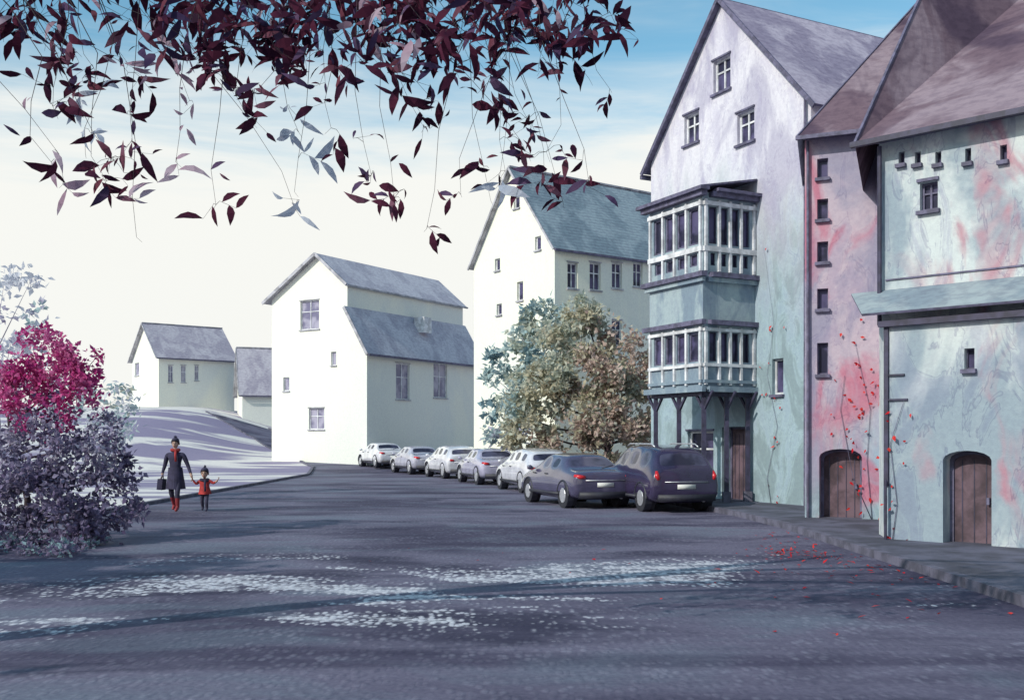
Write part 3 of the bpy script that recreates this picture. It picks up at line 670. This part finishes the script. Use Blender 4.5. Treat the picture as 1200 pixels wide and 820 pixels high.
# ------------------------------------------------------------------ people
SKIN=simple('skin',(.45,.28,.22),.6,.15,8,0,0); COAT=simple('dark_coat_wool',(.035,.03,.07),.9,.4,9); REDC=simple('red_wool',(.40,.03,.03),.85,.4,9); TROU=simple('dark_trousers',(.05,.045,.085),.9,.4,9)
HAIR=simple('dark_hair',(.03,.02,.025),.7,.4,20); BOOT=simple('red_boots',(.28,.02,.03),.6,.4,9); EYE=simple('eye_dark',(.02,.02,.02),.3,.1,5,0,0); LIP=simple('lips',(.35,.1,.1),.5,.1,5,0,0)
def person(name,x,y,S,sk,matf,headz,coat,hat,scarf,facing=0,coatlen=.5,bag=False):
    g=group(name,(x,y,h(x,y)+.016)); g.rotation_euler=(0,0,math.radians(facing)); g.scale=(S,S,S)
    names=list(sk['v'].keys()); bm=bmesh.new(); lay=bm.verts.layers.skin.verify(); vm={}
    for k in names:
        vv=bm.verts.new(sk['v'][k][0]); r=sk['v'][k][1]; vv[lay].radius=(r,r); vv[lay].use_root=(k=='pel'); vm[k]=vv
    for a,b_ in sk['e']: bm.edges.new((vm[a],vm[b_]))
    me=bpy.data.meshes.new('body'); bm.to_mesh(me); bm.free(); o=bpy.data.objects.new('body',me); COL.objects.link(o)
    o.modifiers.new('k','SKIN').use_smooth_shade=True; s_=o.modifiers.new('s','SUBSURF'); s_.levels=2
    dg=bpy.context.evaluated_depsgraph_get(); me2=bpy.data.meshes.new_from_object(o.evaluated_get(dg)); bpy.data.objects.remove(o)
    mts=[coat,SKIN,TROU,BOOT]; me2.materials.clear()
    for m_ in mts: me2.materials.append(m_)
    for p_ in me2.polygons: p_.material_index=matf(p_.center); p_.use_smooth=True
    o=bpy.data.objects.new('body',me2); COL.objects.link(o); o.parent=g
    mb=MB(); hz=headz; bm=bmesh.new(); bmesh.ops.create_uvsphere(bm,u_segments=20,v_segments=14,radius=1)
    for v_ in bm.verts:
        c=v_.co; nx=c.x*.075*(1-.22*max(0,-c.z)); c.y=c.y*.095-(.012 if c.z<-.3 and c.y<0 else 0); c.z=c.z*.118; c.x=nx; c.z+=hz
    me=bpy.data.meshes.new('head'); bm.to_mesh(me); bm.free(); me.materials.append(SKIN)
    for p_ in me.polygons: p_.use_smooth=True
    o=bpy.data.objects.new('head',me); COL.objects.link(o); o.parent=g
    for sx in (-1,1):
        mb.tube([(sx*.03,-.083,hz+.008),(sx*.03,-.096,hz+.008)],[.014,.009],EYE,8)
        mb.tube([(sx*.073,-.0,hz+.025),(sx*.083,.005,hz),(sx*.073,-.0,hz-.03)],[.012,.016,.008],SKIN,6)
        mb.box((sx*.03,-.092,hz+.032),(.035,.01,.006),HAIR)
    mb.tube([(0,-.085,hz+.01),(0,-.11,hz-.022),(0,-.094,hz-.03)],[.008,.014,.008],SKIN,6); mb.box((0,-.095,hz-.058),(.045,.012,.010),LIP)
    mb.obj('face',g,True)
    mb=MB()
    rings=[]
    for i,(r,z) in enumerate(((1.16,-.03),(1.2,.03),(1.14,.075),(.9,.115),(.5,.14),(.12,.148))):
        rings.append([Vector((math.cos(t)*.078*r*(1.02),math.sin(t)*.096*r+.012*(1 if z<.03 else 0.3)+(.03 if z<0 else 0),hz+z+(.05 if (math.sin(t)<-.35 and z<.05) else 0))) for t in [2*math.pi*k/18 for k in range(18)]])
    for a,b_ in zip(rings,rings[1:]):
        for k in range(18): mb.face([a[k],a[(k+1)%18],b_[(k+1)%18],b_[k]],HAIR if a is rings[0] else hat)
    mb.face(rings[-1],hat)
    for k in range(14):
        d=rv(); d.z=abs(d.z); mb.tube([(0,0,hz+.145),Vector((0,0,hz+.155))+d*.05],[.014,.004],hat,5)
    mb.obj('hat',g,True)
    mb=MB(); nz=hz-.16; arc=[(math.cos(t)*.085,math.sin(t)*.08,nz+.012*math.sin(2*t)) for t in [2*math.pi*k/14 for k in range(15)]]
    mb.tube(arc,[.038]*15,scarf,8); mb.tube([(.04,-.09,nz),(.05,-.15,nz-.12),(.06,-.155,nz-.27)],[.035,.03,.028],scarf,6); mb.obj('scarf',g,True)
    if coatlen:
        mb=MB(); z0=sk['v']['pel'][0][2]+.14; rr=[]
        for i in range(7):
            t=i/6; rx=(.165+.06*t)*sk.get('w',1); ry=(.125+.11*t)*sk.get('w',1)
            rr.append([Vector((math.cos(a)*rx*(1+.05*math.sin(a*7)*t),math.sin(a)*ry*(1+.05*math.cos(a*5)*t)+.02*t,z0-coatlen*t)) for a in [2*math.pi*k/22 for k in range(22)]])
        for a,b_ in zip(rr,rr[1:]):
            for k in range(22): mb.face([a[k],a[(k+1)%22],b_[(k+1)%22],b_[k]],coat)
        mb.obj('coat_skirt',g,True)
    mb=MB()
    for side in ('l','r'):
        w_=Vector(sk['v']['w'+side][0]); p_=Vector(sk['v']['p'+side][0]); d=(p_-w_).normalized(); q=d.cross(Vector((1,0,0)) if abs(d.x)<.8 else Vector((0,1,0))).normalized(); k=sk.get('w',1)
        inn=d.cross(q)
        for i,ln in enumerate((.06,.075,.08,.072)):
            b0_=p_+q*(i-1.5)*.021*k+d*.015*k; mb.tube([b0_,b0_+d*ln*.5*k,b0_+d*ln*.85*k+inn*.02*k,b0_+d*ln*k+inn*.04*k],[.010*k,.0095*k,.008*k,.006*k],SKIN,6)
        b0_=w_.lerp(p_,.5)-q*.03*k; mb.tube([b0_,b0_-q*.03*k+d*.03*k,b0_-q*.035*k+d*.06*k],[.012*k,.011*k,.008*k],SKIN,6)
    mb.obj('fingers',g,True)
    if bag:
        mb=MB(); mb.box((-.33,.0,.66),(.12,.30,.26),COAT,Matrix.Rotation(.1,3,'Y')); mb.tube([(-.32,-.1,.79),(-.31,-.06,.86),(-.31,.06,.86),(-.32,.1,.79)],[.01]*4,COAT,6)
        mb.obj('bag',g)
V={'pel':((0,0,.93),.125),'sp':((0,0,1.1),.115),'ch':((0,0,1.28),.135),'nb':((0,0,1.42),.075),'nk':((0,-.005,1.50),.05),'hd':((0,-.005,1.56),.05),
 'hl':((.09,0,.86),.095),'kl':((.10,-.17,.48),.066),'al':((.10,-.14,.10),.045),'tl':((.11,-.32,.045),.04),
 'hr':((-.09,0,.86),.095),'kr':((-.10,.0,.47),.066),'ar':((-.10,.24,.13),.045),'tr':((-.10,.11,.045),.036),
 'sl':((.19,0,1.38),.07),'el':((.29,.02,1.13),.05),'wl':((.39,-.04,.90),.034),'pl':((.415,-.06,.83),.034),
 'sr':((-.19,0,1.38),.07),'er':((-.27,.06,1.12),.05),'wr':((-.30,-.02,.95),.034),'pr':((-.305,-.03,.875),.034)}
E=[('pel','sp'),('sp','ch'),('ch','nb'),('nb','nk'),('nk','hd'),('pel','hl'),('hl','kl'),('kl','al'),('al','tl'),('pel','hr'),('hr','kr'),('kr','ar'),('ar','tr'),('ch','sl'),('sl','el'),('el','wl'),('wl','pl'),('ch','sr'),('sr','er'),('er','wr'),('wr','pr')]
def mf(c):
    if c.z>1.47: return 1
    if abs(c.x)>.25 and c.z<.93: return 1
    if c.z<.34: return 3
    return 0 if c.z>.8 else 2
person('woman_walking',-8.12,24.7,1.0,{'v':V,'e':E},mf,1.64,COAT,COAT,REDC,0,.52,True)
VC={'pel':((0,0,.48),.085),'sp':((0,0,.57),.085),'ch':((0,0,.68),.095),'nb':((0,0,.77),.05),'nk':((0,-.003,.81),.036),'hd':((0,0,.85),.036),
 'hl':((.06,0,.44),.062),'kl':((.07,-.09,.26),.046),'al':((.07,-.05,.06),.034),'tl':((.075,-.16,.032),.028),
 'hr':((-.06,0,.44),.062),'kr':((-.07,.02,.26),.046),'ar':((-.08,.13,.08),.034),'tr':((-.08,.05,.03),.026),
 'sl':((.12,0,.74),.048),'el':((.22,.0,.68),.036),'wl':((.31,-.03,.74),.025),'pl':((.335,-.035,.77),.024),
 'sr':((-.12,0,.74),.048),'er':((-.20,0,.66),.036),'wr':((-.26,-.03,.74),.025),'pr':((-.27,-.04,.775),.024)}
def mfc(c):
    if c.z>.80: return 1
    if abs(c.x)>.265: return 1
    if c.z<.13: return 2
    return 0 if c.z>.42 else 2
person('child_walking',-7.43,24.75,1.0,{'v':VC,'e':E,'w':.68},mfc,.92,REDC,COAT,COAT,0,.2,False)

# ------------------------------------------------------------------ red paint spatter, built as leaves on road and wall
LRED=leafmat('spatter_scarlet',(.50,.02,.03),(.6,.06,.05),.2)
mb=MB()
for cx,cy,n,r in ((4.3,15.6,60,.3),(4.9,14.5,45,.6),(4.2,12.5,26,.9),(3.2,10.5,14,.8),(5.2,18,26,.8),(1.8,14,10,1.),(-1.5,15.5,4,.8)):
    for _ in range(n):
        x=random.gauss(cx,r); y=random.gauss(cy,r*1.2)
        if x>5.2: x=5.2-R()
        leaf(mb,Vector((x,y,.022)),Vector((U(-1,1),U(-1,1),U(0,.25))),Vector((U(-.2,.2),U(-.2,.2),1)),U(.03,.12),U(.02,.06),LRED)
mb.obj('spatter_leaves')
g=group('spatter_vine'); mb=MB(); lf=MB()  # vine shape carries the red paint spatter on the walls
for pl,path,kk in ((B1,[(1022,610),(1016,540),(1020,480),(1008,430),(1002,400)],10),(B1,[(1022,610),(1000,560),(985,480),(990,440)],4),(AN,[(1046,640),(1052,590),(1044,520),(1060,470)],5),(A,[(905,600),(900,560),(912,500),(900,440),(908,380),(896,290)],4),):
    pts=[]
    for px,py in path: u_,z_=pl.uv(px,py); pts.append(pl.w(u_,max(z_,.05),.03))
    mb.tube(pts,[.007,.006,.005,.004,.003,.002][:len(pts)],INKL,5)
    for a,b_ in zip(pts,pts[1:]):
        for _ in range(kk):
            c=a.lerp(b_,R())+Vector((pl.d.x,pl.d.y,0))*random.gauss(0,.2)+Vector((0,0,random.gauss(0,.2)))+Vector((pl.n.x,pl.n.y,0))*U(.01,.04)
            leaf(lf,c,Vector((pl.d.x*U(-1,1),pl.d.y*U(-1,1),U(-1,.2))),Vector((pl.n.x,pl.n.y,U(-.3,.5))),U(.04,.14),U(.025,.08),LRED)
mb.obj('spatter_vine_stems',g,True); lf.obj('leaves',g)

# ------------------------------------------------------------------ light, world, camera
EL=32; to=Vector((-.78,-.62,0)).normalized()*math.cos(math.radians(EL))+Vector((0,0,math.sin(math.radians(EL))))
sd=bpy.data.lights.new('sun','SUN'); sd.energy=3.6; sd.angle=math.radians(.5); sd.color=(1,.94,.84)
so=bpy.data.objects.new('sun',sd); COL.objects.link(so); so.rotation_euler=to.to_track_quat('Z','Y').to_euler(); so.location=(-20,-20,30)
w=bpy.data.worlds.new("World"); sc.world=w; w.use_nodes=True; nt=w.node_tree; bg=nt.nodes['Background']
sky=nt.nodes.new('ShaderNodeTexSky'); sky.sky_type='NISHITA'; sky.sun_disc=False; sky.sun_elevation=math.radians(EL); sky.sun_rotation=math.radians(231)
tc=nt.nodes.new('ShaderNodeTexCoord'); sp=nt.nodes.new('ShaderNodeSeparateXYZ'); nt.links.new(tc.outputs['Generated'],sp.inputs[0])
mp=nt.nodes.new('ShaderNodeMapping'); mp.inputs['Scale'].default_value=(1.3,1.3,11); nt.links.new(tc.outputs['Generated'],mp.inputs[0])
nz=noise(nt,mp.outputs[0],1.8,6,.6,.5)
e=math_(nt,'ADD',sp.outputs['Z'],math_(nt,'MULTIPLY',math_(nt,'SUBTRACT',nz,.5),.24))
cl=ramp(nt,e,.22,.38,1.,.0)
skyb=mix(nt,1.,sky.outputs[0],(1.1,1.6,1.5),'MULTIPLY')
col=mix(nt,cl,skyb,(7.8,7.85,7.5))
nt.links.new(col,bg.inputs[0]); bg.inputs[1].default_value=.12
cd=bpy.data.cameras.new('camera'); cam=bpy.data.objects.new('camera',cd); COL.objects.link(cam); sc.camera=cam
cam.location=(0,0,CZ); cam.rotation_euler=(math.radians(90),0,0); cd.sensor_width=36; cd.lens=36; cd.shift_y=105/1200.; cd.clip_end=3000
sc.view_settings.view_transform='Standard'; sc.view_settings.look='None'; sc.view_settings.exposure=0
